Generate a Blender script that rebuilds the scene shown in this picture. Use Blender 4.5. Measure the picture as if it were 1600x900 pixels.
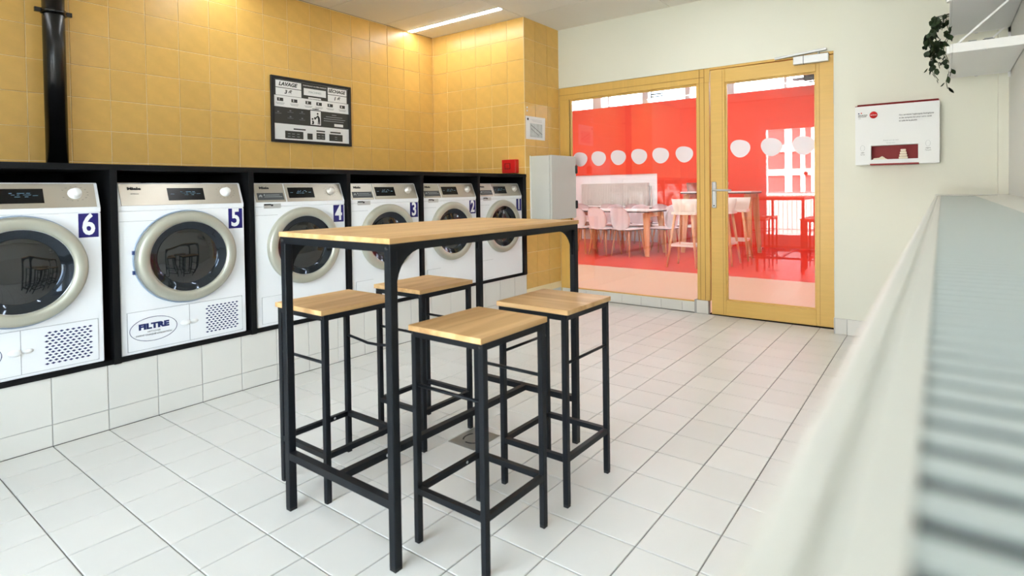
import bpy, bmesh, math, random
from mathutils import Vector, Matrix
random.seed(7)
for o in list(bpy.data.objects): bpy.data.objects.remove(o)
S = bpy.context.scene
COL = S.collection
PI = math.pi

# ------------------------------------------------------------------ camera
CAMP = Vector((3.165, -0.7095, 1.0914)); YAW, PITCH, ROLL = 0.61257, 0.01797, -0.01278
FPX, CX, CY = 868.5, 861.5, 311.3
cy_, sy_ = math.cos(YAW), math.sin(YAW)
Fw = Vector((-sy_*math.cos(PITCH), cy_*math.cos(PITCH), -math.sin(PITCH)))
Rt = Vector((cy_, sy_, 0)); Up = Rt.cross(Fw)
Rr = Rt*math.cos(ROLL)+Up*math.sin(ROLL); Ur = -Rt*math.sin(ROLL)+Up*math.cos(ROLL)
cd = bpy.data.cameras.new('camera'); cam = bpy.data.objects.new('camera', cd); COL.objects.link(cam)
M = Matrix((Rr, Ur, -Fw)).transposed().to_4x4(); M.translation = CAMP; cam.matrix_world = M
cd.sensor_fit = 'HORIZONTAL'; cd.sensor_width = 36; cd.lens = FPX/1600*36
cd.shift_x = (800-CX)/1600; cd.shift_y = (CY-450)/1600
cd.clip_start = .02; cd.clip_end = 400
cd.dof.use_dof = True; cd.dof.focus_distance = 4.2; cd.dof.aperture_fstop = 3.8
S.camera = cam

# ------------------------------------------------------------------ world, sun, exposure
W = bpy.data.worlds.new('world'); S.world = W; W.use_nodes = True
nt = W.node_tree; bg = nt.nodes['Background']
bg.inputs[0].default_value = (.72, .87, 1, 1); bg.inputs[1].default_value = 7.9
sd = bpy.data.lights.new('sun', 'SUN'); sd.energy = 34; sd.angle = .02; sd.color = (1, .95, .88)
sun = bpy.data.objects.new('sun', sd); COL.objects.link(sun)
sun.rotation_euler = Vector((-.25, -.75, -.62)).to_track_quat('-Z', 'Y').to_euler()
S.view_settings.view_transform = 'Standard'; S.view_settings.look = 'None'
S.view_settings.gamma = 1; S.view_settings.use_curve_mapping = False
S.view_settings.exposure = 0.95
LED = 22.0        # strip lamps of this room
PANEL = 14.0       # unseen panels added on the dining room ceiling

# ------------------------------------------------------------------ helpers
def srgb(c):
    return tuple(((v/255)/12.92 if v/255 <= .04045 else ((v/255+.055)/1.055)**2.4) for v in c)
MATS = {}
def mat(name, rgb, rough=.5, metal=0, vary=0, bump=0, bscale=40, spec=.5, noise=0, nscale=5, coat=0, stretch=None, emis=None, estr=0):
    if name in MATS: return MATS[name]
    m = bpy.data.materials.new(name); m.use_nodes = True; t = m.node_tree; b = t.nodes['Principled BSDF']
    c = srgb(rgb)+(1,); b.inputs['Base Color'].default_value = c
    b.inputs['Roughness'].default_value = rough; b.inputs['Metallic'].default_value = metal
    b.inputs['Specular IOR Level'].default_value = spec; b.inputs['Coat Weight'].default_value = coat
    if emis:
        b.inputs['Emission Color'].default_value = srgb(emis)+(1,); b.inputs['Emission Strength'].default_value = estr
    tc = t.nodes.new('ShaderNodeTexCoord'); src = tc.outputs['Object']
    if stretch:
        mp = t.nodes.new('ShaderNodeMapping'); mp.inputs['Scale'].default_value = stretch
        t.links.new(src, mp.inputs[0]); src = mp.outputs[0]
    cur = None
    hs = t.nodes.new('ShaderNodeHueSaturation'); hs.inputs['Color'].default_value = c
    if noise:
        n = t.nodes.new('ShaderNodeTexNoise'); n.inputs['Scale'].default_value = nscale; n.inputs['Detail'].default_value = 5
        t.links.new(src, n.inputs['Vector'])
        mr = t.nodes.new('ShaderNodeMapRange'); mr.inputs['From Min'].default_value = .3; mr.inputs['From Max'].default_value = .7
        mr.inputs['To Min'].default_value = 1-noise; mr.inputs['To Max'].default_value = 1+noise
        t.links.new(n.outputs['Fac'], mr.inputs['Value']); cur = mr.outputs[0]
    if vary:
        oi = t.nodes.new('ShaderNodeObjectInfo')
        mr2 = t.nodes.new('ShaderNodeMapRange'); mr2.inputs['To Min'].default_value = 1-vary; mr2.inputs['To Max'].default_value = 1+vary
        t.links.new(oi.outputs['Random'], mr2.inputs['Value'])
        if cur:
            mu = t.nodes.new('ShaderNodeMath'); mu.operation = 'MULTIPLY'
            t.links.new(cur, mu.inputs[0]); t.links.new(mr2.outputs[0], mu.inputs[1]); cur = mu.outputs[0]
        else: cur = mr2.outputs[0]
    if cur:
        t.links.new(cur, hs.inputs['Value']); t.links.new(hs.outputs[0], b.inputs['Base Color'])
    if bump:
        n2 = t.nodes.new('ShaderNodeTexNoise'); n2.inputs['Scale'].default_value = bscale
        t.links.new(src, n2.inputs['Vector'])
        bp = t.nodes.new('ShaderNodeBump'); bp.inputs['Strength'].default_value = bump; bp.inputs['Distance'].default_value = .002
        t.links.new(n2.outputs['Fac'], bp.inputs['Height']); t.links.new(bp.outputs[0], b.inputs['Normal'])
    MATS[name] = m; return m

def wood(name, dark, light, axis=1, rough=.42):
    if name in MATS: return MATS[name]
    m = bpy.data.materials.new(name); m.use_nodes = True; t = m.node_tree; b = t.nodes['Principled BSDF']
    b.inputs['Roughness'].default_value = rough
    tc = t.nodes.new('ShaderNodeTexCoord'); mp = t.nodes.new('ShaderNodeMapping')
    sc = [22, 22, 22]; sc[axis] = 1.6; mp.inputs['Scale'].default_value = sc
    oi = t.nodes.new('ShaderNodeObjectInfo'); t.links.new(oi.outputs['Random'], mp.inputs['Location'])
    t.links.new(tc.outputs['Object'], mp.inputs[0])
    n = t.nodes.new('ShaderNodeTexNoise'); n.inputs['Scale'].default_value = 1; n.inputs['Detail'].default_value = 6; n.inputs['Distortion'].default_value = .6
    t.links.new(mp.outputs[0], n.inputs['Vector'])
    r = t.nodes.new('ShaderNodeValToRGB'); r.color_ramp.elements[0].position = .3; r.color_ramp.elements[1].position = .68
    r.color_ramp.elements[0].color = srgb(dark)+(1,); r.color_ramp.elements[1].color = srgb(light)+(1,)
    t.links.new(n.outputs['Fac'], r.inputs[0]); t.links.new(r.outputs[0], b.inputs['Base Color'])
    MATS[name] = m; return m

def glass_mat(name, refl=.1, tint=(1, 1, 1)):
    if name in MATS: return MATS[name]
    m = bpy.data.materials.new(name); m.use_nodes = True; t = m.node_tree
    for n in list(t.nodes): t.nodes.remove(n)
    o = t.nodes.new('ShaderNodeOutputMaterial'); tr = t.nodes.new('ShaderNodeBsdfTransparent'); g = t.nodes.new('ShaderNodeBsdfGlossy')
    tr.inputs[0].default_value = tint+(1,); g.inputs['Roughness'].default_value = 0.0
    mx = t.nodes.new('ShaderNodeMixShader'); f = t.nodes.new('ShaderNodeFresnel'); f.inputs[0].default_value = 1.5
    mm = t.nodes.new('ShaderNodeMath'); mm.operation = 'MULTIPLY_ADD'; mm.inputs[1].default_value = .9; mm.inputs[2].default_value = refl-.036
    t.links.new(f.outputs[0], mm.inputs[0]); t.links.new(mm.outputs[0], mx.inputs[0])
    t.links.new(tr.outputs[0], mx.inputs[1]); t.links.new(g.outputs[0], mx.inputs[2]); t.links.new(mx.outputs[0], o.inputs[0])
    MATS[name] = m; return m

def box(bm, x0, x1, y0, y1, z0, z1, rot=None):
    vs = [bm.verts.new((x, y, z)) for x in (x0, x1) for y in (y0, y1) for z in (z0, z1)]
    for f in ((0, 1, 3, 2), (4, 6, 7, 5), (0, 4, 5, 1), (2, 3, 7, 6), (0, 2, 6, 4), (1, 5, 7, 3)):
        bm.faces.new([vs[i] for i in f])
    if rot: bmesh.ops.transform(bm, matrix=rot, verts=vs)
    return vs
def bx(*boxes):
    bm = bmesh.new()
    for b in boxes: box(bm, *b)
    return bm
def bar(bm, p, q, w, h=None, up=(0, 0, 1), w2=None):
    """square section bar from p to q, w across, h along 'up'"""
    h = h or w; w2 = w2 or w; p, q = Vector(p), Vector(q); d = (q-p).normalized(); u = Vector(up)
    if abs(d.dot(u)) > .98: u = Vector((0, 1, 0)) if abs(d.y) < .9 else Vector((1, 0, 0))
    s = d.cross(u).normalized(); u = s.cross(d).normalized(); k = h/w
    vs = []
    for c, ww in ((p, w), (q, w2)):
        for a, b_ in ((-1, -1), (1, -1), (1, 1), (-1, 1)): vs.append(bm.verts.new(c+s*a*ww/2+u*b_*ww*k/2))
    for f in ((0, 3, 2, 1), (4, 5, 6, 7), (0, 1, 5, 4), (1, 2, 6, 5), (2, 3, 7, 6), (3, 0, 4, 7)): bm.faces.new([vs[i] for i in f])
def tube(bm, pts, r, n=10, r2=None, cap=True):
    pts = [Vector(p) for p in pts]; rings = []
    for i, p in enumerate(pts):
        d = (pts[min(i+1, len(pts)-1)]-pts[max(i-1, 0)]).normalized()
        u = Vector((0, 0, 1)) if abs(d.z) < .9 else Vector((1, 0, 0)); s = d.cross(u).normalized(); u = s.cross(d)
        rr = r if r2 is None else r+(r2-r)*i/(len(pts)-1)
        rings.append([bm.verts.new(p+s*rr*math.cos(2*PI*k/n)+u*rr*math.sin(2*PI*k/n)) for k in range(n)])
    for a, b_ in zip(rings, rings[1:]):
        for k in range(n):
            f = bm.faces.new((a[k], a[(k+1) % n], b_[(k+1) % n], b_[k])); f.smooth = True
    if cap: bm.faces.new(rings[0]); bm.faces.new(rings[-1][::-1])
def lathe(bm, prof, n=64, axis='x', c=(0, 0, 0), sy=1, sz=1):
    """prof: (axial, radius) list; revolve about axis through c"""
    c = Vector(c); rings = []
    for a, r in prof:
        if r < 1e-6:
            p = {'x': (a, 0, 0), 'y': (0, a, 0), 'z': (0, 0, a)}[axis]; rings.append([bm.verts.new(c+Vector(p))]); continue
        ring = []
        for k in range(n):
            ca, sa = math.cos(2*PI*k/n)*r*sy, math.sin(2*PI*k/n)*r*sz
            p = {'x': (a, ca, sa), 'y': (ca, a, sa), 'z': (ca, sa, a)}[axis]; ring.append(bm.verts.new(c+Vector(p)))
        rings.append(ring)
    for a, b_ in zip(rings, rings[1:]):
        m_ = max(len(a), len(b_))
        for k in range(m_):
            q = [a[k % len(a)], a[(k+1) % len(a)], b_[(k+1) % len(b_)], b_[k % len(b_)]]
            q2 = []
            for v in q:
                if v not in q2: q2.append(v)
            if len(q2) > 2:
                f = bm.faces.new(q2); f.smooth = True
def poly(bm, pts, n, th):
    """extruded polygon; pts 3D list, n normal vector, th thickness along n"""
    n = Vector(n); a = [bm.verts.new(Vector(p)) for p in pts]; b_ = [bm.verts.new(Vector(p)+n*th) for p in pts]
    bm.faces.new(a[::-1]); bm.faces.new(b_)
    for i in range(len(a)): bm.faces.new((a[i], a[(i+1) % len(a)], b_[(i+1) % len(a)], b_[i]))
def bevel(bm, w, seg=2, ang=30):
    bm.normal_update()
    bmesh.ops.recalc_face_normals(bm, faces=bm.faces)
    es = [e for e in bm.edges if len(e.link_faces) == 2 and e.calc_face_angle(0) > math.radians(ang)]
    bmesh.ops.bevel(bm, geom=es, offset=w, segments=seg, profile=.5, affect='EDGES')
    return bm
def mesh(name, bm, m, fix=True):
    if fix: bmesh.ops.recalc_face_normals(bm, faces=bm.faces)
    me = bpy.data.meshes.new(name); bm.to_mesh(me); bm.free(); me.materials.append(m); return me
def link(name, me, parent=None, loc=(0, 0, 0), rot=(0, 0, 0)):
    o = bpy.data.objects.new(name, me); COL.objects.link(o); o.parent = parent; o.location = loc; o.rotation_euler = rot; return o
def obj(name, bm, m, parent=None, loc=(0, 0, 0), rot=(0, 0, 0)): return link(name, mesh(name, bm, m), parent, loc, rot)
def tag(o, label=None, cat=None, group=None, kind=None):
    if label: o['label'] = label
    if cat: o['category'] = cat
    if group: o['group'] = group
    if kind: o['kind'] = kind
    return o
def thing(name, label, cat, loc=(0, 0, 0), rz=0, group=None):
    o = bpy.data.objects.new(name, None); COL.objects.link(o); o.location = loc; o.rotation_euler = (0, 0, rz)
    o.empty_display_size = .05
    return tag(o, label, cat, group)
def struct(name, bm, m, parent=None):
    o = obj(name, bm, m, parent)
    if parent is None: o['kind'] = 'structure'
    return o
def kids(o): return [c for c in bpy.data.objects if c.parent == o]
def dup(root, loc=None, rz=None, label=None, skip=()):
    r = root.copy(); COL.objects.link(r)
    if loc is not None: r.location = loc
    if rz is not None: r.rotation_euler = (0, 0, rz)
    if label: r['label'] = label
    for ch in kids(root):
        if ch.name.split('.')[0] in skip: continue
        c = ch.copy(); COL.objects.link(c); c.parent = r
        for g in kids(ch):
            d = g.copy(); COL.objects.link(d); d.parent = c
    return r
TXT = {}
def text(name, body, size, org, xd, up, m, parent, bold=0, align='CENTER', sx=1, shear=0, ext=.0006):
    key = (body, size, bold, align, sx, shear, m.name)
    if key not in TXT:
        c = bpy.data.curves.new('t', 'FONT'); c.body = body; c.size = size; c.align_x = align; c.align_y = 'CENTER'
        c.offset = bold; c.extrude = ext; c.shear = shear; c.resolution_u = 3
        o = bpy.data.objects.new('t', c); COL.objects.link(o); bpy.context.view_layer.update()
        me = bpy.data.meshes.new_from_object(o.evaluated_get(bpy.context.evaluated_depsgraph_get()))
        bpy.data.objects.remove(o); bpy.data.curves.remove(c)
        me.materials.clear(); me.materials.append(m)
        for v in me.vertices: v.co.x *= sx
        TXT[key] = me
    o = bpy.data.objects.new(name, TXT[key]); COL.objects.link(o); o.parent = parent
    xd, up = Vector(xd), Vector(up); n = xd.cross(up)
    mm = Matrix((xd, up, n)).transposed().to_4x4(); mm.translation = Vector(org); o.matrix_local = mm
    return o

# ------------------------------------------------------------------ materials
OCHRE = mat('ochre_tile', (224, 180, 96), .3, vary=.05, bump=.10, bscale=9, noise=.05, nscale=14)
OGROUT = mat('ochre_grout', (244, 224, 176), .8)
WTILE = mat('white_tile', (221, 219, 212), .3, vary=.025, bump=.08, bscale=8)
FTILE = mat('floor_tile', (222, 221, 216), .38, vary=.03, bump=.06, bscale=7, noise=.02)
FGROUT = mat('floor_grout', (120, 118, 112), .85)
WGROUT = mat('wall_grout', (178, 176, 172), .85)
WPAINT = mat('cream_paint', (226, 226, 212), .75, bump=.1, bscale=60)
WPAINT2 = mat('white_paint', (226, 227, 222), .7, bump=.1, bscale=60)
CEIL = mat('ceiling_panel', (236, 232, 222), .85, bump=.1, bscale=90)
CGAP = mat('ceiling_joint', (150, 140, 125), .8)
BLK = mat('black_laminate', (12, 13, 15), .55, spec=.2)
BSTEEL = mat('black_powder_steel', (12, 17, 23), .45, metal=.0, spec=.25, bump=.06, bscale=300)
BPIPE = mat('black_pipe_paint', (9, 10, 12), .25)
WHITE = mat('white_enamel', (238, 240, 242), .22)
WPLA = mat('white_plastic', (236, 237, 236), .4)
STEEL = mat('brushed_fascia', (178, 172, 160), .30, metal=.85, bump=.05, bscale=3, stretch=(1, 2, 160))
RING = mat('ring_metal', (188, 188, 174), .42, metal=.55)
CHROME = mat('chrome', (225, 228, 232), .08, metal=1)
DGLASS = mat('dark_door_glass', (24, 27, 29), .04, spec=.9)
DRIM = mat('door_lens_rim', (52, 58, 66), .06, metal=.8)
DISP = mat('black_display', (5, 6, 8), .2, spec=.25)
DGLOW = mat('display_glyphs', (120, 160, 180), .5, emis=(120, 200, 230), estr=.0)
DKGREY = mat('dark_grey_label', (66, 70, 72), .4)
LGREY = mat('light_grey_print', (170, 176, 178), .5)
NAVY = mat('navy_vinyl', (24, 20, 104), .35)
INK = mat('black_ink', (26, 26, 28), .6)
GINK = mat('grey_ink', (118, 120, 122), .6)
NAVYINK = mat('navy_ink', (22, 36, 92), .5)
SEAM = mat('seam_grey', (150, 152, 156), .6)
OAK = wood('oak_seat', (186, 142, 88), (222, 184, 132), 1)
YWOOD = mat('ochre_painted_wood', (216, 176, 94), .38, noise=.04, nscale=3, stretch=(14, 14, 1.2), bump=.06, bscale=30)
YWOODH = mat('ochre_painted_wood_rail', (216, 176, 94), .38, noise=.04, nscale=3, stretch=(1.2, 14, 14), bump=.06, bscale=30)
GAP = mat('dark_gap', (40, 30, 20), .9)
REDP = mat('red_plastic', (206, 20, 22), .35)
DRED = mat('dark_red_plastic', (150, 10, 14), .4)
CABG = mat('cabinet_grey', (200, 202, 196), .45)
RUB = mat('black_rubber', (22, 24, 26), .6)
PAPER = mat('white_paper', (238, 238, 236), .7)
SATIN = mat('satin_steel', (198, 200, 200), .35, metal=.6)
REDWALL = mat('red_wall_paint', (238, 72, 42), .6)
REDFLOOR = mat('red_floor', (214, 50, 32), .35, noise=.03)
BEIGE = mat('beige_floor', (204, 174, 144), .35)
GREYW = mat('light_grey_wall', (216, 214, 210), .7)
WCHAIR = mat('chair_shell', (252, 250, 250), .4)
WCHAIR2 = mat('stool_shell', (248, 244, 234), .4)
BEECH = wood('beech_leg', (214, 150, 98), (236, 184, 136), 2)
TTOP = mat('table_white_top', (232, 230, 226), .35)
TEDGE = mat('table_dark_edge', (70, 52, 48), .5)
RADW = mat('radiator_white', (210, 209, 200), .35)
RADS = mat('radiator_slat', (180, 188, 184), .5)
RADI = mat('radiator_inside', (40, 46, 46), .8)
LEAF = mat('ivy_leaf', (44, 66, 34), .5, vary=.35)
STEM = mat('ivy_stem', (60, 66, 36), .7)
DRESS = glass_mat('window_glass', .062)

# ------------------------------------------------------------------ tile machinery
TM = {}
def tile_mesh(w, h, m, th):
    k = (round(w, 3), round(h, 3), m.name)
    if k not in TM:
        bm = bmesh.new(); b = .0018; z = th-.0012
        a = [bm.verts.new(p) for p in ((0, 0, 0), (w, 0, 0), (w, h, 0), (0, h, 0))]
        c = [bm.verts.new(p) for p in ((0, 0, z), (w, 0, z), (w, h, z), (0, h, z))]
        d = [bm.verts.new(p) for p in ((b, b, th), (w-b, b, th), (w-b, h-b, th), (b, h-b, th))]
        for r1, r2 in ((a, c), (c, d)):
            for i in range(4): bm.faces.new((r1[i], r1[(i+1) % 4], r2[(i+1) % 4], r2[i]))
        bm.faces.new(d); TM[k] = mesh('tile', bm, m, False)
    return TM[k]
def cells(a0, a1, off, pitch=.2, minw=.02):
    k = math.floor((a0-off)/pitch); out = []; x = off+k*pitch
    while x < a1-1e-6:
        s, e = max(x, a0), min(x+pitch, a1)
        if e-s > minw: out.append((s, e))
        x += pitch
    return out
def tile_face(parent, org, ud, vd, us, vs, m, g=.004, th=.004, name='tile', keep=None):
    ud, vd = Vector(ud), Vector(vd); n = ud.cross(vd); R = Matrix((ud, vd, n)).transposed().to_4x4(); done = []
    for u0, u1 in us:
        for v0, v1 in vs:
            if keep and not keep(u0, u1, v0, v1): continue
            o = bpy.data.objects.new(name, tile_mesh(u1-u0-g, v1-v0-g, m, th)); COL.objects.link(o); o.parent = parent
            mm = R.copy(); mm.translation = Vector(org)+ud*(u0+g/2)+vd*(v0+g/2)+n*random.uniform(-.0003, .0003); o.matrix_local = mm; done.append(o)
    return done

# ------------------------------------------------------------------ room shell
XW = -1.224; YR = 3.381; YF = 3.95; ZC = 2.69; XR = 3.507; YB = -2.15
fl = struct('floor', bx((-1.4, 3.7, -2.3, 4.02, -.12, -.004)), FGROUT)
us = cells(0, 3.10, 0); vs_ = cells(-1.2, 3.95, 0)
near = []; far = []
allc = [(u, v) for u in us for v in vs_]
def depth(c):
    (u0, u1), (v0, v1) = c; return (Vector(((u0+u1)/2, (v0+v1)/2, 0))-CAMP).length
def seen(c):
    (u0, u1), (v0, v1) = c; d = Vector(((u0+u1)/2, (v0+v1)/2, 0))-CAMP; z = d.dot(Fw)
    if z < .3: return False
    x, y = CX+FPX*d.dot(Rr)/z, CY-FPX*d.dot(Ur)/z
    return -120 < x < 1500 and y < 1050
vis = sorted([c for c in allc if seen(c)], key=depth); hid = [c for c in allc if not seen(c)]
for u, v in vis[:296]: tile_face(fl, (0, 0, -.004), (1, 0, 0), (0, 1, 0), [u], [v], FTILE)
bm = bmesh.new()
for (u0, u1), (v0, v1) in vis[296:]+hid: box(bm, u0+.002, u1-.002, v0+.002, v1-.002, -.004, -.0002)
o = obj('tile', bm, FTILE, fl); o['kind'] = 'stuff'
# hidden rest of the floor
# wall left (ochre, behind the machines)
wl = struct('wall_left', bx((XW-.12, XW, YB, YR+.6, 0, ZC+.1)), OGROUT)
zs = cells(1.14, ZC, .1)
tile_face(wl, (XW, 0, 0), (0, 1, 0), (0, 0, 1), cells(-.8, YR, .003), zs, OCHRE, .0035, .0035)
wall_lower = obj('niche_back', bx((XW, XW+.01, YB, YR, 0, 1.12)), BLK, wl)
# pier: block between the machine niche and the glazing
pier = struct('wall_pier', bx((XW-.1, -.0035, YR+.0035, YF+.12, 0, ZC+.1)), OGROUT)
tile_face(pier, (0, YR+.0035, 0), (1, 0, 0), (0, 0, 1), [(a, min(b, 0)) for a, b in cells(XW, 0, 0)], cells(1.14, ZC, .1), OCHRE, .0035, .0035)
tile_face(pier, (-.0035, 0, 0), (0, 1, 0), (0, 0, 1), cells(YR, YF, 3.35), cells(.16, ZC, .1), OCHRE, .0035, .0035)
tile_face(pier, (-.0035, 0, 0), (0, 1, 0), (0, 0, 1), cells(YR, YF, 3.35), [(0, .1), ], WTILE, .0035, .0035)
obj('corner_bead', bx((-.003, .001, YR-.001, YR+.003, 1.0, ZC)), OGROUT, pier)
# tiled ledge the machines stand on
ledge = struct('wall_ledge', bx((XW, -.0035, YB, YR, 0, .3)), WGROUT)
tile_face(ledge, (-.0035, 0, 0), (0, 1, 0), (0, 0, 1), cells(-1.0, YR, 0), [(0, .094), (.094, .305)], WTILE, .0035, .0035)
# far wall with the glazing: cream above, set back; right part steps forward
wf = struct('wall_far', bx((-.0, 2.56, YF, YF+.2, 2.105, ZC+.1)), WPAINT)
wfr = struct('wall_far_side', bx((2.52, XR+.1, 3.83, YF+.2, 0, ZC+.1)), WPAINT)
struct('wall_far_head', bx((-.0, 2.52, YF-.004, YF, 2.105, ZC+.1)), WPAINT)
wr = struct('wall_right', bx((XR, XR+.2, -1.15, 3.95, 0, ZC+.1), (XR, XR+.2, YB, -2.05, 0, ZC+.1), (XR, XR+.2, -2.05, -1.15, 0, 1.12), (XR, XR+.2, -2.05, -1.15, 2.45, ZC+.1)), WPAINT2)
w4 = struct('added_window', bx((XR+.08, XR+.14, -2.05, -1.99, 1.12, 2.45), (XR+.08, XR+.14, -1.21, -1.15, 1.12, 2.45), (XR+.08, XR+.14, -1.62, -1.58, 1.18, 2.39), (XR+.08, XR+.14, -1.99, -1.21, 1.12, 1.18), (XR+.08, XR+.14, -1.99, -1.21, 2.39, 2.45)), WPLA)  # unseen window, added and sized to brighten the machine fronts
obj('pane', bx((XR+.108, XR+.112, -1.99, -1.21, 1.18, 2.39)), DRESS, w4)
obj('pipe_chase', bx((3.455, XR, 3.775, 3.83, 1.02, ZC)), WPAINT, wfr)
wb = struct('wall_back', bx((-1.4, .60, YB-.2, YB, 0, ZC+.1), (3.2, 3.8, YB-.2, YB, 0, ZC+.1), (.60, 3.2, YB-.2, YB, 2.22, ZC+.1), (.60, 3.2, YB-.2, YB, 0, .12)), WPAINT2)
# back window frame
fb = bmesh.new()
for b in ((.60, .72, YB-.12, YB-.02, .12, 2.22), (3.1, 3.2, YB-.12, YB-.02, .12, 2.22), (1.92, 1.98, YB-.12, YB-.02, .12, 2.22), (.72, 3.1, YB-.12, YB-.02, 2.14, 2.22), (.72, 3.1, YB-.12, YB-.02, .12, .2)): box(fb, *b)
w2 = struct('window_2', fb, WPLA)
obj('pane', bx((.72, 3.1, YB-.08, YB-.07, .2, 2.14)), DRESS, w2)
bm = bmesh.new(); lathe(bm, [(0, 0), (0, .035), (.003, .035), (.003, 0)], 24, 'y', (1.40, YB-.066, 1.318)); obj('round_sticker', bm, INK, w2)
# skirting tiles
bl = struct('baseboard_far', bx((.0, 1.40, 3.972, YF+.05, 0, .084), (1.40, 1.525, 3.95, YF+.05, 0, .115)), WGROUT)
tile_face(bl, (0, 3.972, 0), (1, 0, 0), (0, 0, 1), cells(.0, 1.405, .08), [(0, .086)], WTILE, .0035, .004)
tile_face(bl, (0, 3.95, 0), (1, 0, 0), (0, 0, 1), [(1.42, 1.525)], [(0, .117)], WTILE, .0035, .004)
obj('sill_cap', bx((.0, 1.41, 3.966, YF+.05, .084, .092)), WTILE, bl)
br = struct('baseboard_right', bx((2.515, XR, 3.822, 3.83, 0, .115)), WGROUT)
tile_face(br, (0, 3.822, 0), (1, 0, 0), (0, 0, 1), cells(2.52, XR, .0), [(0, .117)], WTILE, .0035, .006)
tile_face(br, (2.515, 0, 0), (0, -1, 0), (0, 0, 1), [(-3.93, -3.83)], [(0, .117)], WTILE, .0035, .004)
# ceiling with panels
ce = struct('ceiling', bx((-1.4, 3.8, -2.3, 4.15, ZC+.004, ZC+.14)), CGAP)
PM = {}
for xa, xb in ((-2.4, -1.2), (-1.2, 0), (0, 1.2), (1.2, 2.4), (2.4, 3.6)):
    for k in range(-9, 2):
        ya = 3.36+.6*k; yb = ya+.6
        xa2, xb2 = max(xa, XW), min(xb, XR); ya2, yb2 = max(ya, YB), min(yb, YF)
        if xb2-xa2 < .05 or yb2-ya2 < .02: continue
        key = (round(xb2-xa2, 3), round(yb2-ya2, 3))
        if key not in PM: PM[key] = mesh('panel', bx((.003, key[0]-.003, .003, key[1]-.003, -.004, .004)), CEIL)
        link('panel', PM[key], ce, (xa2, ya2, ZC+.002))
# LED strips
def led(x0, x1, y, label):
    t = thing('led_strip_light', label, 'ceiling light', (x0, y, ZC-.002), 0, 'recessed strip lights in the ceiling')
    bm = bx((0, x1-x0, -.03, .03, -.004, .0)); obj('housing', bm, WPLA, t)
    m = mat('led_white', (255, 250, 240), .5, emis=(246, 250, 255), estr=LED)
    obj('diffuser', bx((.01, x1-x0-.01, -.022, .022, -.007, -.004)), m, t)
led(-1.2, 0, 3.066, 'thin glowing white strip light in the ceiling beside the tiled corner')
for y, w in ((1.26, 'over machines 4 and 5'), (-.54, 'over machine 6')): led(-1.2, 0, y, 'white ceiling strip light %s, above the picture edge' % w)
for y, w in ((3.066, 'before the glass door'), (1.26, 'over the bar stools'), (-.54, 'beside the camera')): led(1.2, 2.4, y, 'white ceiling strip light %s, above the picture edge' % w)

# ------------------------------------------------------------------ glazing and door
gf = bmesh.new()
for b in ((.0, 1.547, 3.955, 4.03, 1.985, 2.105), (.0, .11, 3.955, 4.03, .092, 1.985), (1.435, 1.545, 3.945, 4.03, .117, 1.985)): box(gf, *b)
w1 = struct('window_1', bevel(gf, .003, 1), YWOOD)
obj('glazing_bead', bx((.11, .125, 3.975, 4.0, .092, 1.985), (1.42, 1.435, 3.975, 4.0, .1, 1.985), (.125, 1.42, 3.975, 4.0, 1.97, 1.985), (.11, 1.42, 3.975, 4.0, .092, .1)), YWOODH, w1)
obj('shadow_groove', bx((.112, .116, 3.972, 3.976, .1, 1.98)), GAP, w1)
obj('pane', bx((.122, 1.426, 3.998, 4.004, .098, 1.975)), DRESS, w1)
obj('moulding', bx((1.458, 1.462, 3.942, 3.946, .12, 2.1), (1.50, 1.504, 3.942, 3.946, .12, 2.1), (.0, 1.5, 3.952, 3.956, 2.03, 2.034)), mat('wood_groove', (176, 134, 66), .5), w1)
BL = mat('dot_vinyl', (236, 224, 228), .5)
def blob(parent, x, y, z, rw, rh, name='dot_sticker', th=.0008):
    bm = bmesh.new(); pts = []
    for k in range(28):
        a = 2*PI*k/28; rr = 1+.05*math.cos(2*a+.7)+.045*math.cos(3*a-1.2)
        pts.append((x+rw*rr*math.cos(a), y, z+rh*rr*math.sin(a)))
    poly(bm, pts, (0, -1, 0), th); return obj(name, bm, BL, parent)
for x in (.216, .426, .642, .860, 1.075, 1.300): blob(w1, x, 3.9975, 1.387, .078, .074)
# door frame
d1 = struct('door_1', bevel(bx((1.545, 2.52, 3.95, 4.03, 2.085, 2.135), (2.502, 2.53, 3.95, 4.03, 0, 2.135)), .003, 1), YWOOD)
obj('threshold', bx((1.53, 2.52, 3.97, 4.05, -.002, .006)), GAP, d1)
HX, HY = 2.505, 3.95
leaf = bpy.data.objects.new('door_leaf', mesh('door_leaf', bevel(bx((-.945, -.822, 0, .045, .012, 2.078), (-.13, -.003, 0, .045, .012, 2.078), (-.822, -.13, 0, .045, 1.965, 2.078), (-.822, -.13, 0, .045, .012, .135)), .003, 1), YWOODH))
COL.objects.link(leaf); leaf.parent = d1; leaf.location = (HX, HY, 0); leaf.rotation_euler = (0, 0, math.radians(1.1))
def leafpart(name, bm, m): return obj(name, bm, m, leaf)
leafpart('bead', bx((-.822, -.81, .015, .035, .135, 1.965), (-.142, -.13, .015, .035, .135, 1.965), (-.81, -.142, .015, .035, 1.953, 1.965), (-.81, -.142, .015, .035, .135, .147)), YWOODH)
leafpart('pane', bx((-.815, -.137, .022, .028, .14, 1.96)), DRESS)
leafpart('groove', bx((-.846, -.843, -.001, .0005, .02, 2.07), (-.106, -.103, -.001, .0005, .02, 2.07)), MATS['wood_groove'])
for x in (-.705, -.460, -.220): blob(leaf, x, .0215, 1.41, .078, .076)
bm = bx((-.935, -.897, -.010, 0, .915, 1.137)); bevel(bm, .009, 2, 50)
hp = leafpart('handle_plate', bm, SATIN)
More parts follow.
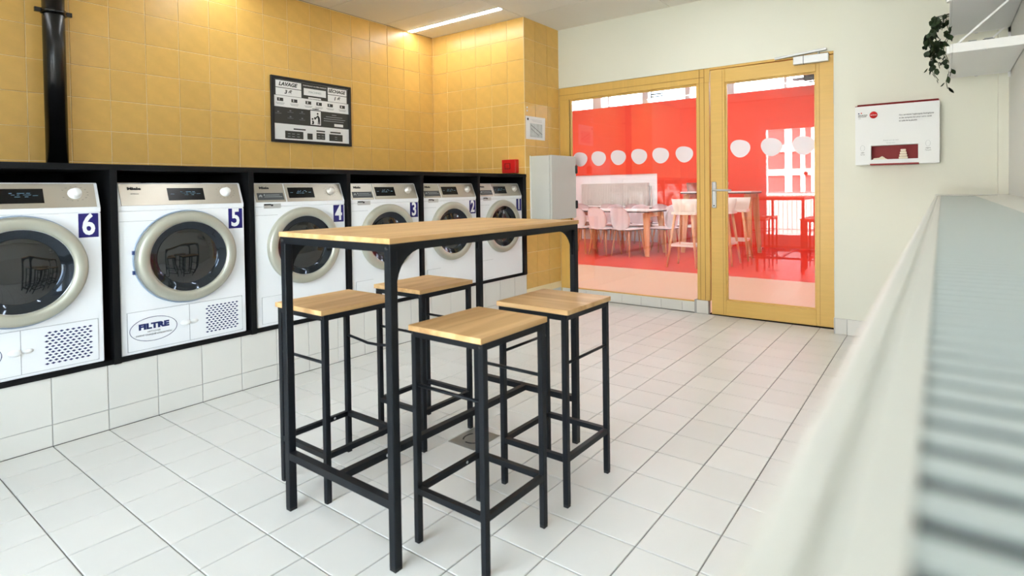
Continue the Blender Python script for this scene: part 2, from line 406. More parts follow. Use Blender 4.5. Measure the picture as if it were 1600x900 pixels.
bm = bmesh.new(); tube(bm, [(-.915, 0, 1.066), (-.915, -.05, 1.066), (-.905, -.058, 1.066), (-.88, -.06, 1.066), (-.76, -.058, 1.063)], .009); leafpart('lever_handle', bm, SATIN)
bm = bmesh.new(); tube(bm, [(-.915, -.003, 1.066), (-.915, -.016, 1.066)], .016, 16); leafpart('rosette', bm, SATIN)
bm = bmesh.new(); tube(bm, [(-.916, -.008, .935), (-.916, -.0125, .935)], .006, 12); leafpart('keyhole', bm, INK)
# closer on the leaf with its slide rail on the frame
leafpart('door_closer', bevel(bx((-.283, -.034, -.045, 0, 2.028, 2.090)), .004, 2), SATIN)
leafpart('closer_band', bx((-.212, -.206, -.0455, -.01, 2.027, 2.091)), GINK)
bm = bmesh.new(); bar(bm, (2.083, 3.925, 2.097), (2.455, 3.925, 2.122), .025, .018); bevel(bm, .002, 1); obj('closer_rail', bm, SATIN, d1)
bm = bmesh.new(); tube(bm, [(2.40, 3.925, 2.085), (2.40, 3.925, 2.12)], .007); obj('closer_pin', bm, SATIN, d1)
for z in (1.79, .385):
    bm = bmesh.new(); tube(bm, [(2.51, 3.938, z-.085), (2.51, 3.938, z+.085)], .011, 14); obj('hinge', bm, SATIN, d1)
struct('trim_1', bx((2.516, 2.521, 3.83, 3.96, .117, 2.14)), WPAINT)

# ------------------------------------------------------------------ counter over the machines
YL = [-.415, .222, .852, 1.474, 2.096, 2.714, 3.323]
ct = thing('laundry_counter', 'long black laminate counter and cubicle frame around the row of laundry machines', 'counter', (0, 0, .3))
obj('counter_top', bx((XW+.012, .012, -1.05, 3.379, .907, .934)), BLK, ct)
for i, y in enumerate([-1.05]+YL):
    w = .028
    obj('divider', bx((-.62, .014, y, y+w, .0, .907) if i < 7 else (-.62, .014, y, 3.372, .006, .907)), BLK, ct)
obj('base_board', bx((-.62, .006, -1.05, 3.372, .001, .022)), BLK, ct)
obj('back_board', bx((-.66, -.64, -1.05, 3.372, .001, .905)), BLK, ct)
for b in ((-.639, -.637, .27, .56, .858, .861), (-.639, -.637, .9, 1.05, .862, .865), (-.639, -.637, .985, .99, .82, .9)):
    obj('gap_light_strip', bx(b), OGROUT, ct)  # pale strips painted in for light glimpsed through the gap

# ------------------------------------------------------------------ machines
def sheet(bm, y0, y1, z0, z1, x, th=.0012): box(bm, x-th, x, y0, y1, z0, z1)
def round_rect(y0, y1, z0, z1, r, x, n=5):
    pts = []
    for cy, cz, a0 in ((y1-r, z0+r, -90), (y1-r, z1-r, 0), (y0+r, z1-r, 90), (y0+r, z0+r, 180)):
        for k in range(n+1):
            a = math.radians(a0+90*k/n); pts.append((x, cy+r*math.cos(a), cz+r*math.sin(a)))
    return pts
Wd = .576; FB, FT = .712, .822      # fascia bottom / top
def slant(z): return -.044*(z-FB)/(FT-FB)
SL = math.atan2(.044, FT-FB)
UPV = Vector((-math.sin(SL), 0, math.cos(SL)))
def on_f(y, z, off=.001): return Vector((slant(z)+off, y, z))
def machine(y0, kind, label):
    t = thing('tumble_dryer' if kind == 'dry' else 'washing_machine', label, 'dryer' if kind == 'dry' else 'washing machine', (0, y0, .3225), 0, 'tumble dryers under the counter' if kind == 'dry' else 'washing machines under the counter')
    bm = bmesh.new(); box(bm, -.60, 0, 0, Wd, .002, .690); bevel(bm, .006, 3); obj('body', bm, WHITE, t)
    # top section with slanted front
    bm = bmesh.new(); poly(bm, [(-.60, 0, .690), (-.002, 0, .690), (0, 0, FB), (-.046, 0, FT), (-.055, 0, .826), (-.60, 0, .826)], (0, 1, 0), Wd); bevel(bm, .003, 2); obj('top_housing', bm, WHITE, t)
    cp = []
    def fas(ya, yb, name):
        bm = bmesh.new(); a, b, c, d = on_f(ya, FB+.003, 0), on_f(yb, FB+.003, 0), on_f(yb, FT-.002, 0), on_f(ya, FT-.002, 0)
        n = Vector((math.cos(SL), 0, math.sin(SL))); poly(bm, [a, b, c, d], n, .003); bevel(bm, .0008, 1); return obj(name, bm, STEEL, t)
    if kind == 'dry': p = fas(.014, Wd-.014, 'control_panel')
    else:
        dr = fas(.010, .184, 'detergent_drawer'); p = fas(.192, Wd-.012, 'control_panel')
        lab = obj('drawer_label', (lambda bm: (poly(bm, [on_f(.02, .728, .0035), on_f(.176, .728, .0035), on_f(.174, .768, .0035), on_f(.02, .768, .0035)], (1, 0, .3), .0006), bm)[1])(bmesh.new()), DKGREY, dr)
        for k, (ya, yb, z) in enumerate(((.07, .15, .756), (.06, .165, .746))):
            bm = bmesh.new(); box(bm, slant(z)+.004, slant(z)+.0056, ya, yb, z-.0012, z+.0012); obj('print_line', bm, LGREY, dr)
        bm = bmesh.new(); lathe(bm, [(.004, 0), (.0058, .010), (.0058, .007)], 14, 'x', (slant(.748), .038, .746), 1, 1.3); obj('bottle_icon', bm, LGREY, dr)
        bm = bmesh.new(); poly(bm, [on_f(.057, .754, .004), on_f(.067, .754, .004), on_f(.062, .762, .004)], (1, 0, 0), .0012); obj('triangle_mark', bm, LGREY, dr)
        # handle notch under the drawer
        obj('drawer_grip', bx((-.004, .0012, .05, .15, .679, .706)), SATIN, t)
        obj('grip_slot', bx((-.003, .0018, .052, .092, .697, .705)), INK, t)
        obj('grip_catch', bx((-.003, .0022, .092, .104, .692, .702)), INK, t)
    # brand, display, knob
    by = .075 if kind == 'dry' else .068
    text('brand_lettering', 'Miele', .019, on_f(by, .797, .0042), (0, 1, 0), UPV, INK, p, .0009, 'CENTER', 1.35)
    if kind == 'dry': text('model_lettering', 'PROFESSIONAL', .005, on_f(by, .772, .0042), (0, 1, 0), UPV, GINK, p)
    dy0, dy1 = (.214, .382) if kind == 'dry' else (.207, .372)
    bm = bmesh.new(); poly(bm, [on_f(dy0, .737, .003), on_f(dy1, .737, .003), on_f(dy1, .799, .003), on_f(dy0, .799, .003)], (1, 0, .3), .0012); d = obj('display', bm, DISP, p)
    bm = bmesh.new()
    for _ in range(16):
        yy = random.uniform(dy0+.05, dy1-.05); zz = .772+random.choice((0, -.008, .007)); L = random.uniform(.004, .014)
        box(bm, slant(zz)+.0035, slant(zz)+.0049, yy, yy+L, zz, zz+.0022)
    box(bm, slant(.77)+.0035, slant(.77)+.0049, dy0+.013, dy0+.03, .767, .770); box(bm, slant(.77)+.0035, slant(.77)+.0049, dy1-.035, dy1-.018, .769, .771)
    g = obj('display_glyphs', bm, DGLOW, p); g['kind'] = 'stuff'
    ky = .489; kz = .776
    bm = bmesh.new(); lathe(bm, [(0, .0), (0, .026), (.004, .0255), (.006, .021), (.024, .0195), (.027, .017), (.027, 0)], 28, 'x')
    bmesh.ops.rotate(bm, cent=(0, 0, 0), matrix=Matrix.Rotation(-SL, 3, 'Y'), verts=bm.verts); bmesh.ops.translate(bm, vec=on_f(ky, kz, .003), verts=bm.verts)
    obj('program_knob', bm, WPLA if kind == 'dry' else mat('knob_silver', (206, 202, 194), .3, metal=.3), p)
    bm = bmesh.new()
    for q in range(14):
        a = math.radians(-60+q*300/13); yy, zz = ky+.047*math.sin(a)*1.0, kz+.032*math.cos(a)
        box(bm, slant(zz)+.0035, slant(zz)+.0044, yy-.003, yy+.003, zz-.0008, zz+.0008)
    g = obj('program_marks', bm, GINK, p); g['kind'] = 'stuff'
    # door
    c = (0, .293, .4515)
    bm = bmesh.new(); lathe(bm, [(0, .229), (.012, .230), (.028, .225), (.034, .216), (.036, .200), (.033, .186), (.024, .1775), (.010, .176), (.0, .176)], 72, 'x', c); ring = obj('door_ring', bm, RING, t)
    bm = bmesh.new(); lathe(bm, [(.022, .1785), (.019, .172), (.008, .152), (.004, .140), (-.001, .136)], 72, 'x', c); obj('door_lens_rim', bm, DRIM, ring)
    bm = bmesh.new(); lathe(bm, [(.0, .141), (.003, .13), (.010, .11), (.015, .07), (.017, .03), (.0175, 0)], 72, 'x', c); obj('door_glass', bm, DGLASS, ring)
    bm = bmesh.new(); lathe(bm, [(.023, .1795), (.0245, .1775), (.0235, .1755)], 72, 'x', c); obj('chrome_trim', bm, CHROME, ring)
    if kind == 'dry':
        bm = bmesh.new(); lathe(bm, [(-.001, .236), (.006, .236), (.008, .231), (-.001, .231)], 72, 'x', (0, .288, .4515)); obj('door_gasket', bm, mat('blue_grey_gasket', (150, 168, 190), .4), t)
        for z in (.49, .395): obj('hinge_cover', bx((-.001, .012, .0505, .0585, z-.009, z+.009)), mat('hinge_blue', (44, 66, 120), .4), t)
    # seam and lower parts
    if kind == 'dry':
        bm = bmesh.new(); poly(bm, round_rect(.026, .553, .018, .203, .008, .0005), (1, 0, 0), .0022); fp = obj('filter_flap', bm, WHITE, t)
        obj('flap_split', bx((.001, .0032, .290, .292, .018, .203)), SEAM, fp)
        obj('flap_edge', bx((.0, .0012, .024, .555, .2035, .2050), (.0, .0012, .024, .026, .018, .204), (.0, .0012, .553, .555, .018, .204), (.0, .0012, .024, .555, .016, .018)), SEAM, t)
        bm = bmesh.new()
        for k in range(40):
            a, b = 2*PI*k/40, 2*PI*(k+1)/40
            p0, p1 = Vector((.0030, .133+.100*math.cos(a), .112+.058*math.sin(a))), Vector((.0030, .133+.100*math.cos(b), .112+.058*math.sin(b)))
            bar(bm, p0, p1, .0022, .0012, (1, 0, 0))
        st = obj('oval_sticker', bm, NAVYINK, t)
        text('filter_lettering', 'FILTRE', .036, (.0034, .133, .126), (0, 1, 0), (0, 0, 1), NAVYINK, st, .0022, 'CENTER', 1.22)
        text('filter_note', 'NETTOYER', .011, (.0034, .133, .100), (0, 1, 0), (0, 0, 1), GINK, st)
        text('filter_note', 'AVANT CHAQUE UTILISATION', .011, (.0034, .133, .086), (0, 1, 0), (0, 0, 1), GINK, st)
        bm = bmesh.new(); lathe(bm, [(0, .015), (.012, .013), (.016, .008), (.016, 0)], 20, 'x', (.0026, .272, .113), 1.5, 1); obj('flap_catch', bm, WPLA, fp)
        bm = bmesh.new(); lathe(bm, [(0, .012), (.006, .011), (.008, 0)], 20, 'x', (.0026, .312, .113), 1.6, .9); obj('flap_catch', bm, WPLA, fp)
        bm = bmesh.new(); y0_, y1_, z0_, z1_ = .366, .537, .036, .182; nr, nc = 12, 8
        for r in range(nr):
            for q in range(nc):
                yy = y0_+(q+.5+(.5 if r % 2 else 0))*(y1_-y0_)/(nc+.5)-.002; zz = z0_+(r+.5)*(z1_-z0_)/nr
                poly(bm, [(.0028, yy-.0082, zz), (.0028, yy, zz-.0046), (.0028, yy+.0082, zz), (.0028, yy, zz+.0046)], (1, 0, 0), .0006)
        g = obj('vent_holes', bm, NAVYINK, fp); g['kind'] = 'stuff'
        obj('seam', bx((-.0004, .0006, .004, .15, .640, .6415)), SEAM, t)
    else:
        bm = bmesh.new(); poly(bm, round_rect(.030, .165, .020, .172, .006, .0002), (1, 0, 0), .0016); fp = obj('service_flap', bm, WHITE, t)
        obj('flap_edge', bx((.0, .0009, .028, .167, .172, .1733), (.0, .0009, .028, .0292, .02, .172), (.0, .0009, .028, .16, .0185, .0197)), SEAM, t)
        obj('seam', bx((-.0004, .0006, .004, .13, .640, .6415)), SEAM, t)
    return t
def number(t, n):
    st = obj('number_sticker', bx((.0002, .0014, Wd-.083, Wd-.011, .578, .686)), NAVY, t)
    text('digit', str(n), .132, (.0022, Wd-.047, .632), (0, 1, 0), (0, 0, 1), WPLA, st, .0032, 'CENTER', .74)
D6 = machine(-.386, 'dry', 'white tumble dryer numbered 6, cut off by the picture edge')
D5 = dup(D6, (0, .254, .3225), None, 'white tumble dryer numbered 5 with FILTRE oval sticker beside machine 4')
W4 = machine(.890, 'wash', 'white washing machine numbered 4 with chrome drawer between machines 5 and 3')
W3 = dup(W4, (0, 1.512, .3225), None, 'white washing machine numbered 3, door partly hidden behind the high table top')
W2 = dup(W4, (0, 2.133, .3225), None, 'white washing machine numbered 2, second from the red fire alarm')
W1 = dup(W4, (0, 2.745, .3225), None, 'white washing machine numbered 1 at the tiled pier end of the row')
for t, n in ((D6, 6), (D5, 5), (W4, 4), (W3, 3), (W2, 2), (W1, 1)): number(t, n)
# ------------------------------------------------------------------ pipe
t = thing('black_pipe', 'glossy black vertical waste pipe on the ochre tiled wall', 'pipe', (XW+.085, .312, 1.234))
bm = bmesh.new(); tube(bm, [(0, 0, .002), (0, 0, ZC-1.236)], .052, 32); obj('pipe', bm, BPIPE, t)
bm = bmesh.new(); lathe(bm, [(.93, .054), (.93, .059), (.955, .059), (.955, .054)], 32, 'z'); box(bm, -.01, .01, -.085, -.055, .93, .955); box(bm, -.01, .01, .055, .085, .93, .955); obj('clamp', bm, BPIPE, t)
bm = bmesh.new(); tube(bm, [(0, .07, .94), (-.08, .07, .94)], .005); obj('bracket', bm, BPIPE, t)
# ------------------------------------------------------------------ price poster
t = thing('price_poster', 'framed black and white laundry price poster reading LAVAGE and SÉCHAGE', 'poster', (XW+.004, 1.646, 1.501))
PWd, PHt = .730, .532
obj('frame', bevel(bx((0, .022, 0, .022, 0, PHt), (0, .022, PWd-.022, PWd, 0, PHt), (0, .022, .022, PWd-.022, 0, .022), (0, .022, .022, PWd-.022, PHt-.022, PHt)), .002, 1), INK, t)
sh = obj('poster_sheet', bx((0, .010, .02, PWd-.02, .02, PHt-.02)), PAPER, t)
PD = mat('poster_dark', (58, 58, 54), .6); PX = .0105
def pr(name, u0, u1, v0, v1, m, x=PX): obj(name, bx((x-.0005, x+.0004, .0+u0*PWd, u1*PWd, (1-v1)*PHt, (1-v0)*PHt)), m, sh)
def pt(s, u, v, size, m, bold=0, shear=0): text('lettering', s, size, (PX+.0016, u*PWd, (1-v)*PHt), (0, 1, 0), (0, 0, 1), m, sh, bold, 'CENTER', 1, shear)
pr('dark_band', .03, .97, .045, .29, PD); pr('dark_band', .03, .97, .46, .715, PD)
for u0, u1 in ((.055, .355), (.69, .945)):
    pr('white_box', u0, u1, .06, .165, PAPER, PX+.0006); pr('white_box', u0, u1, .175, .285, PAPER, PX+.0006)
pr('white_box', .385, .665, .125, .235, PAPER, PX+.0006); pr('white_box', .44, .60, .26, .31, PAPER, PX+.0006)
pt('LAVAGE', .195, .113, .042, PD, .0014, .25); pt('3 €', .195, .23, .042, PD, .0014, .25)
pt('SÉCHAGE', .808, .113, .038, PD, .0012, .25); pt('1 €', .808, .23, .042, PD, .0014, .25)
pt('MAINTENANT AU MÊME ENDROIT', .525, .085, .014, PAPER); pt('MACHINES', .525, .18, .024, LGREY); pt('FONCTIONNEMENT', .52, .287, .012, PD)
for k, u in enumerate((.105, .27, .44, .575, .72, .885)):
    pr('step_box', u-.035, u+.035, .325, .375, PD); pt(str(k+1), u-.012, .35, .024, PAPER, .0006)
    for q, w in enumerate((.05, .04)): pr('print_line', u-w, u+w, .400+q*.018, .405+q*.018, GINK)
for u, v in ((.08, .56), (.22, .53), (.36, .53), (.22, .62), (.36, .63)): pr('print_line', u-.035, u+.035, v, v+.006, GINK, PX+.0006); pr('print_line', u-.01, u+.01, v-.03, v-.012, GINK, PX+.0006)
for q, (u0, u1) in enumerate(((.74, .80), (.66, .88), (.63, .92), (.63, .90))): pr('print_line', u0, u1, .50+q*.035, .507+q*.035, LGREY, PX+.0006)
pr('white_box', .77, .89, .645, .69, PAPER, PX+.0006)
pr('pictogram_panel', .455, .60, .455, .705, INK, PX+.0006); pr('pictogram_panel', .462, .593, .467, .693, PAPER, PX+.0012); pt('PROPRETÉ', .528, .44, .013, PD)
bm = bmesh.new()
def pb(pts): poly(bm, [(PX+.0016, u*PWd, (1-v)*PHt) for u, v in pts], (1, 0, 0), .0006)
def pc(u, v, r):
    pb([(u+r*math.cos(2*PI*k/14)/PWd, v-r*math.sin(2*PI*k/14)/PHt) for k in range(14)])
pc(.553, .510, .008); pb([(.556, .53), (.578, .57), (.582, .62), (.582, .68), (.572, .68), (.568, .62), (.562, .68), (.552, .68), (.556, .60), (.548, .56)])
pb([(.552, .535), (.558, .55), (.532, .59), (.520, .58)]); pb([(.505, .57), (.532, .57), (.528, .605), (.512, .605)])
pc(.487, .60, .008); pb([(.480, .625), (.498, .625), (.505, .65), (.500, .685), (.474, .685), (.484, .66)])
obj('tidy_pictogram', bm, INK, sh)
for u0, u1, v0, v1 in ((.155, .37, .82, .935), (.42, .485, .835, .93), (.535, .645, .815, .92), (.70, .88, .82, .93), (.255, .40, .775, .795), (.535, .645, .775, .797), (.715, .855, .778, .80)): pr('dark_box', u0, u1, v0, v1, PD)
for u, v in ((.20, .86), (.25, .86), (.31, .86), (.20, .90), (.25, .90), (.31, .90), (.565, .85), (.615, .85), (.565, .89), (.615, .89), (.79, .86), (.79, .89)): pr('print_line', u-.016, u+.016, v, v+.006, LGREY, PX+.0006)
# ------------------------------------------------------------------ fire alarm, paper, grey cabinet
t = thing('fire_alarm', 'small square red fire alarm call point on the tiles above the counter end', 'fire alarm', (-.16, YR, 1.247))
obj('housing', bevel(bx((-.083, .083, -.05, 0, 0, .128)), .005, 2), REDP, t)
obj('button_recess', bx((-.05, .022, -.0512, -.049, .036, .094)), DRED, t); obj('button', bevel(bx((-.036, .010, -.056, -.05, .046, .084)), .002, 1), REDP, t)
t = thing('notice_sheet', 'white paper notice with a small grey plan taped to the ochre pier', 'paper', (.0015, 3.393, 1.565))
bm = bmesh.new(); poly(bm, [(0, 0, -.002), (0, .302, .0), (.004, .305, .217), (0, 0, .213)], (1, 0, 0), .0012); obj('sheet', bm, PAPER, t)
obj('plan_print', bx((.003, .0046, .065, .255, .022, .150)), mat('plan_grey', (196, 202, 200), .7, noise=.12, nscale=30), t)
bm = bmesh.new(); bar(bm, (.0052, .075, .135), (.0052, .25, .055), .006, .001, (1, 0, 0)); bar(bm, (.0052, .075, .10), (.0052, .20, .04), .004, .001, (1, 0, 0)); obj('plan_lines', bm, GINK, t)
for q in range(3): obj('print_line', bx((.003, .0048, .07+.02*q, .25, .187-.010*q, .1885-.010*q)), LGREY, t)
bm = bmesh.new(); lathe(bm, [(0, 0), (.0045, .012), (.0045, 0)], 16, 'x', (.0012, .028, .185)); obj('round_mark', bm, INK, t)
for z in (1.827, 1.858):
    bm = bmesh.new(); lathe(bm, [(0, .009), (.002, .009), (.003, .006), (.003, 0)], 16, 'x', (.0, 3.418, z)); tag(obj('adhesive_dot', bm, WPLA), 'upper of two small white dots above the paper notice' if z > 1.84 else 'lower of two small white dots just above the paper notice', 'dot', 'white dots on the pier')
t = thing('wall_cabinet', 'pale grey metal wall cabinet with two black hinges fixed to the pier', 'cabinet', (0, 3.452, .812))
obj('body', bevel(bx((.001, .222, 0, .412, 0, .592)), .004, 2), CABG, t)
dd = obj('door', bevel(bx((.226, .248, -.001, .413, -.002, .594)), .004, 2), CABG, t)
obj('door_gasket', bx((.222, .226, .006, .406, .006, .586)), RUB, t); obj('wall_flange', bx((.001, .012, -.006, 0, -.004, .596)), mat('flange_white', (226, 230, 228), .5), t)
for z in (.128, .468): obj('hinge', bevel(bx((.206, .262, .398, .428, z-.04, z+.04)), .010, 3), RUB, dd)

# ------------------------------------------------------------------ dispenser on the far wall
t = thing('towel_dispenser', 'white card dispenser box with dark red interior window, hung on the cream wall', 'dispenser', (2.665, 3.828, 1.240))
DW, DH, DD = .488, .402, .085
RI = mat('red_card', (132, 8, 12), .6); CARD = mat('white_card', (232, 234, 233), .55)
bm = bx((0, .095, -DD, 0, 0, DH), (.37, DW, -DD, 0, 0, DH), (.095, .37, -DD, 0, .125, DH), (.095, .37, -DD, 0, 0, .028)); obj('box', bm, CARD, t)
obj('inner_back', bx((.09, .375, -.02, -.012, .02, .14)), RI, t); obj('inner_roof', bx((.0, DW, -DD-.001, -.001, DH, DH+.004)), RI, t)
bm = bmesh.new(); poly(bm, [(.002, -.004, DH+.004), (DW-.002, -.004, DH+.004), (DW-.006, -.012, DH+.022), (.006, -.012, DH+.022)], (0, 1, 0), .003); obj('tear_flap', bm, RI, t)
obj('bottom_lip', bx((.09, .375, -DD-.006, -.001, -.010, 0)), RI, t)
for x0, x1 in ((.0, .09), (.375, DW)): obj('corner_foot', bx((x0, x1, -DD-.004, -.001, -.006, .004)), CARD, t)
F = -DD-.0012
text('lettering', 'Nos serviettes hygiéniques écologiques', .0145, (.262, F, .325), (1, 0, 0), (0, 0, 1), GINK, t, .0002, 'LEFT', .85)
text('lettering', 'et des tampons bio pour votre santé', .0145, (.262, F, .305), (1, 0, 0), (0, 0, 1), GINK, t, .0002, 'LEFT', .85)
text('lettering', 'et celle de la planète', .0145, (.262, F, .285), (1, 0, 0), (0, 0, 1), GINK, t, .0002, 'LEFT', .85)
text('lettering', 'Prenez soin de vous', .011, (.215, F, .158), (1, 0, 0), (0, 0, 1), LGREY, t)
text('lettering', 'Servez-vous !', .010, (.215, F, .140), (1, 0, 0), (0, 0, 1), LGREY, t)
bm = bmesh.new(); lathe(bm, [(0, 0), (0, .024), (-.0012, .024), (-.0012, 0)], 28, 'y', (.112, -DD, .338)); o = obj('red_round_logo', bm, REDP, t)
text('logo_lettering', 'Le Crous', .010, (.112, F-.0012, .338), (1, 0, 0), (0, 0, 1), WPLA, t, .0003)
obj('flag_blue', bx((.018, .026, F, -DD, .350, .357)), NAVYINK, t); obj('flag_red', bx((.034, .042, F, -DD, .352, .359)), REDP, t)
for q, s in enumerate(('RÉPUBLIQUE', 'FRANÇAISE')): text('lettering', s, .010, (.018, F, .340-q*.010), (1, 0, 0), (0, 0, 1), INK, t, .0002, 'LEFT')
text('lettering', 'Liberté', .006, (.018, F, .318), (1, 0, 0), (0, 0, 1), GINK, t, 0, 'LEFT')
for x, z, a, b in ((.045, .11, 'LIBRE', 'Service'), (.425, .125, 'OBJETS', 'Tampons')):
    bm = bmesh.new()
    for k in range(20):
        p, q = [Vector((x+.013*math.cos(2*PI*j/20), F, z+.02*math.sin(2*PI*j/20))) for j in (k, k+1)]; bar(bm, p, q, .0012, .0008, (0, 1, 0))
    obj('outline_icon', bm, LGREY, t)
    text('lettering', a, .009, (x, F, z-.032), (1, 0, 0), (0, 0, 1), INK, t); text('lettering', b, .009, (x, F, z-.045), (1, 0, 0), (0, 0, 1), INK, t)
CLO = mat('cream_paper', (232, 222, 200), .7)
t2 = thing('paper_pad_stack', 'cream stack of wrapped pads standing in the dispenser window', 'pads', (2.665+.285, 3.828-.058, 1.268))
for k in range(4): obj('pad', bevel(bx((-.026+k*.0035, .026-k*.0035, -.014, .014, .017*k+.0005, .017*k+.0155)), .004, 2), CLO, t2)
t3 = thing('paper_pad_heap', 'low crumpled heap of white wrapped pads at the dispenser window corner', 'pads', (2.665+.15, 3.828-.058, 1.268))
bm = bmesh.new(); poly(bm, [(-.045, -.014, 0), (.045, -.014, 0), (.03, -.014, .008), (.012, -.014, .024), (-.008, -.014, .012), (-.04, -.014, .010)], (0, 1, 0), .028); bevel(bm, .003, 1); obj('pad', bm, CLO, t3)

# ------------------------------------------------------------------ shelves on the right wall
def shelf(z, label, ya=2.83, yb=3.67):
    t = thing('wall_shelf', label, 'shelf', (3.2, ya, z), 0, 'white shelves on the side wall')
    L = yb-ya; D = XR-3.2
    obj('board', bx((.011, D-.005, .009, L-.009, .0, .018)), WPLA, t)
    obj('front_lip', bevel(bx((.0, .010, 0, L, -.002, .045)), .003, 2), WPLA, t)
    for ye in (0, L-.008): obj('end_lip', bevel(bx((.0105, D-.004, ye, ye+.008, -.002, .045)), .002, 1), WPLA, t)
    for yy in (.03, L-.03):
        bm = bmesh.new(); bar(bm, (.012, yy, .03), (D-.006, yy, .29), .009); obj('brace', bm, WPLA, t)
    for yy in (.02, L-.02): obj('upright', bx((D-.014, D-.001, yy-.006, yy+.006, -.03, .33)), WPLA, t)
    for yy in (0, L):
        for xx in (.14,): obj('screw', bx((xx-.008, xx+.008, yy-.003 if yy == 0 else yy-.004, yy+.004 if yy == 0 else yy+.003, -.006, -.0005)), SATIN, t)
    obj('bracket_end', bevel(bx((-.016, .0, .0, .03, -.004, .036)), .003, 1), WPLA, t); obj('bracket_slot', bx((-.017, -.0155, .006, .024, .004, .028)), NAVYINK, t)
    return t
shelf(1.768, 'lower white metal wall shelf with diagonal braces above the radiator')
shelf(2.035, 'upper white metal wall shelf, its top cut by the picture edge')
for k, (x, y, w, h, lab) in enumerate(((3.27, 2.90, .05, .055, 'small dark object standing on lower white shelf by its front brace'), (3.335, 2.90, .05, .058, 'small dark object on lower white shelf, farther from the brace'))):
    t = thing('small_device', lab, 'device', (x, y, 1.7865)); obj('case', bevel(bx((0, w, 0, .05, 0, h-.014)), .003, 1), RUB, t); obj('cap', bx((.008, w-.008, .008, .042, h-.014, h-.008)), LGREY, t)
# hanging ivy
iv = thing('hanging_ivy', 'dark green trailing ivy hanging from the upper white shelf', 'plant', (3.165, 3.40, 2.053))
obj('plant_pot', (lambda b: (lathe(b, [(.0, .0), (.0, .045), (.09, .06), (.09, .052), (.01, .04)], 24, 'z', (.10, .0, .001)), b)[1])(bmesh.new()), WPLA, iv)
bm = bmesh.new(); leaves = []
lm = []
for v in range(3):
    b2 = bmesh.new(); L = .040*(1+.15*v); pts = [(0, 0), (.30, .25), (.42, .55), (.25, .85), (0, 1.05), (-.25, .85), (-.42, .55), (-.30, .25)]
    c0 = b2.verts.new((0, L*.5, -.003)); ring = [b2.verts.new((x*L, y*L, .004*abs(x))) for x, y in pts]
    for i in range(8): b2.faces.new((c0, ring[i], ring[(i+1) % 8]))
    bmesh.ops.solidify(b2, geom=b2.faces[:], thickness=.0006); lm.append(mesh('leaf', b2, LEAF))
strands = []
for s in range(9):
    x = random.uniform(-.04, .045); y = random.uniform(-.10, .10); ln = random.choice((.16, .20, .24, .30, .36)); 
    if s == 0: x, y, ln = .04, 0, .42
    if s == 1: x, y, ln = -.03, .0, .30
    pts = [(.06, y*.5, .05)]+[(x+.016*math.sin(k*1.3+s)-.018*math.sin(PI*k/9), y+.01*math.cos(k+s), .03-ln*k/9) for k in range(10)]
    tube(bm, pts, .0018, 5); strands.append(pts)
obj('stem', bm, STEM, iv)
for pts in strands:
    for k in range(1, len(pts)):
        for rep in range(2 if k < 7 else 1):
            f = link('leaf', random.choice(lm), iv, (pts[k][0]+random.uniform(-.012, .008), pts[k][1]+random.uniform(-.012, .012), pts[k][2]+random.uniform(-.01, .01)), (random.uniform(-2.4, -1.0), random.uniform(-.6, .6), random.uniform(-PI, PI)))
            s = random.uniform(.6, .95); f.scale = (s, s, s)

# ------------------------------------------------------------------ radiator cover along the right wall
ZT = 1.022
rc = thing('radiator_cover', 'long white convector radiator with grey slatted top grille, blurred in front', 'radiator', (3.13, -1.1, 0))
RL = 3.72+1.1
bm = bmesh.new()
prof = [(.001, .12), (.001, ZT-.014)]+[(.007-.006*math.cos(a), ZT-.006+.006*math.sin(a)) for a in [math.radians(10+80*k/6) for k in range(7)]]+[(.013, ZT), (.0145, ZT-.0025), (.0175, ZT-.0025), (.019, ZT), (.030, ZT), (.030, ZT-.012), (.018, ZT-.012), (.018, .12)]
poly(bm, [(x, 0, z) for x, z in prof], (0, 1, 0), RL)
obj('front_panel', bm, RADW, rc)
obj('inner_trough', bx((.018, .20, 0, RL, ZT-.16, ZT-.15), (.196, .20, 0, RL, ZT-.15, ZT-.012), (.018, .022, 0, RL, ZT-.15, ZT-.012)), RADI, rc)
obj('back_ledge', bevel(bx((.194, .376, 0, RL, ZT-.012, ZT)), .002, 1), RADW, rc)
obj('end_cap', bevel(bx((.0, .376, RL, RL+.012, .1, ZT+.004)), .002, 1), RADW, rc); obj('end_rail', bevel(bx((.0, .30, RL-.30, RL-.28, ZT, ZT+.006)), .002, 1), RADW, rc)
obj('plinth', bx((.03, .37, 0, RL, 0, .12)), RADW, rc)
sb = bmesh.new(); poly(sb, [(.029, 0, 0), (.029, .0120, .0006), (.029, .0124, -.0006), (.029, .0004, -.0014)], (1, 0, 0), .166); sm = mesh('slat', sb, RADS)
k = 0; y = .02
while y < RL-.02:
    if k < 299: link('slat', sm, rc, (0, y, ZT-.0015))
    y += .0205; k += 1

# ------------------------------------------------------------------ floor drain
t = thing('floor_drain', 'square steel floor drain with dark ring under the table', 'drain', (1.485, 1.07, 0))
obj('plate', bevel(bx((-.077, .077, -.085, .085, .0001, .0022)), .001, 1), mat('drain_steel', (150, 150, 144), .4, metal=.7), t)
bm = bmesh.new()
for a0 in (20, 140, 260):
    for k in range(8):
        a, b = [math.radians(a0+j*11) for j in (k, k+1)]
        bar(bm, (.048*math.cos(a), .048*math.sin(a), .0025), (.048*math.cos(b), .048*math.sin(b), .0025), .007, .0012)
obj('slot_ring', bm, INK, t)

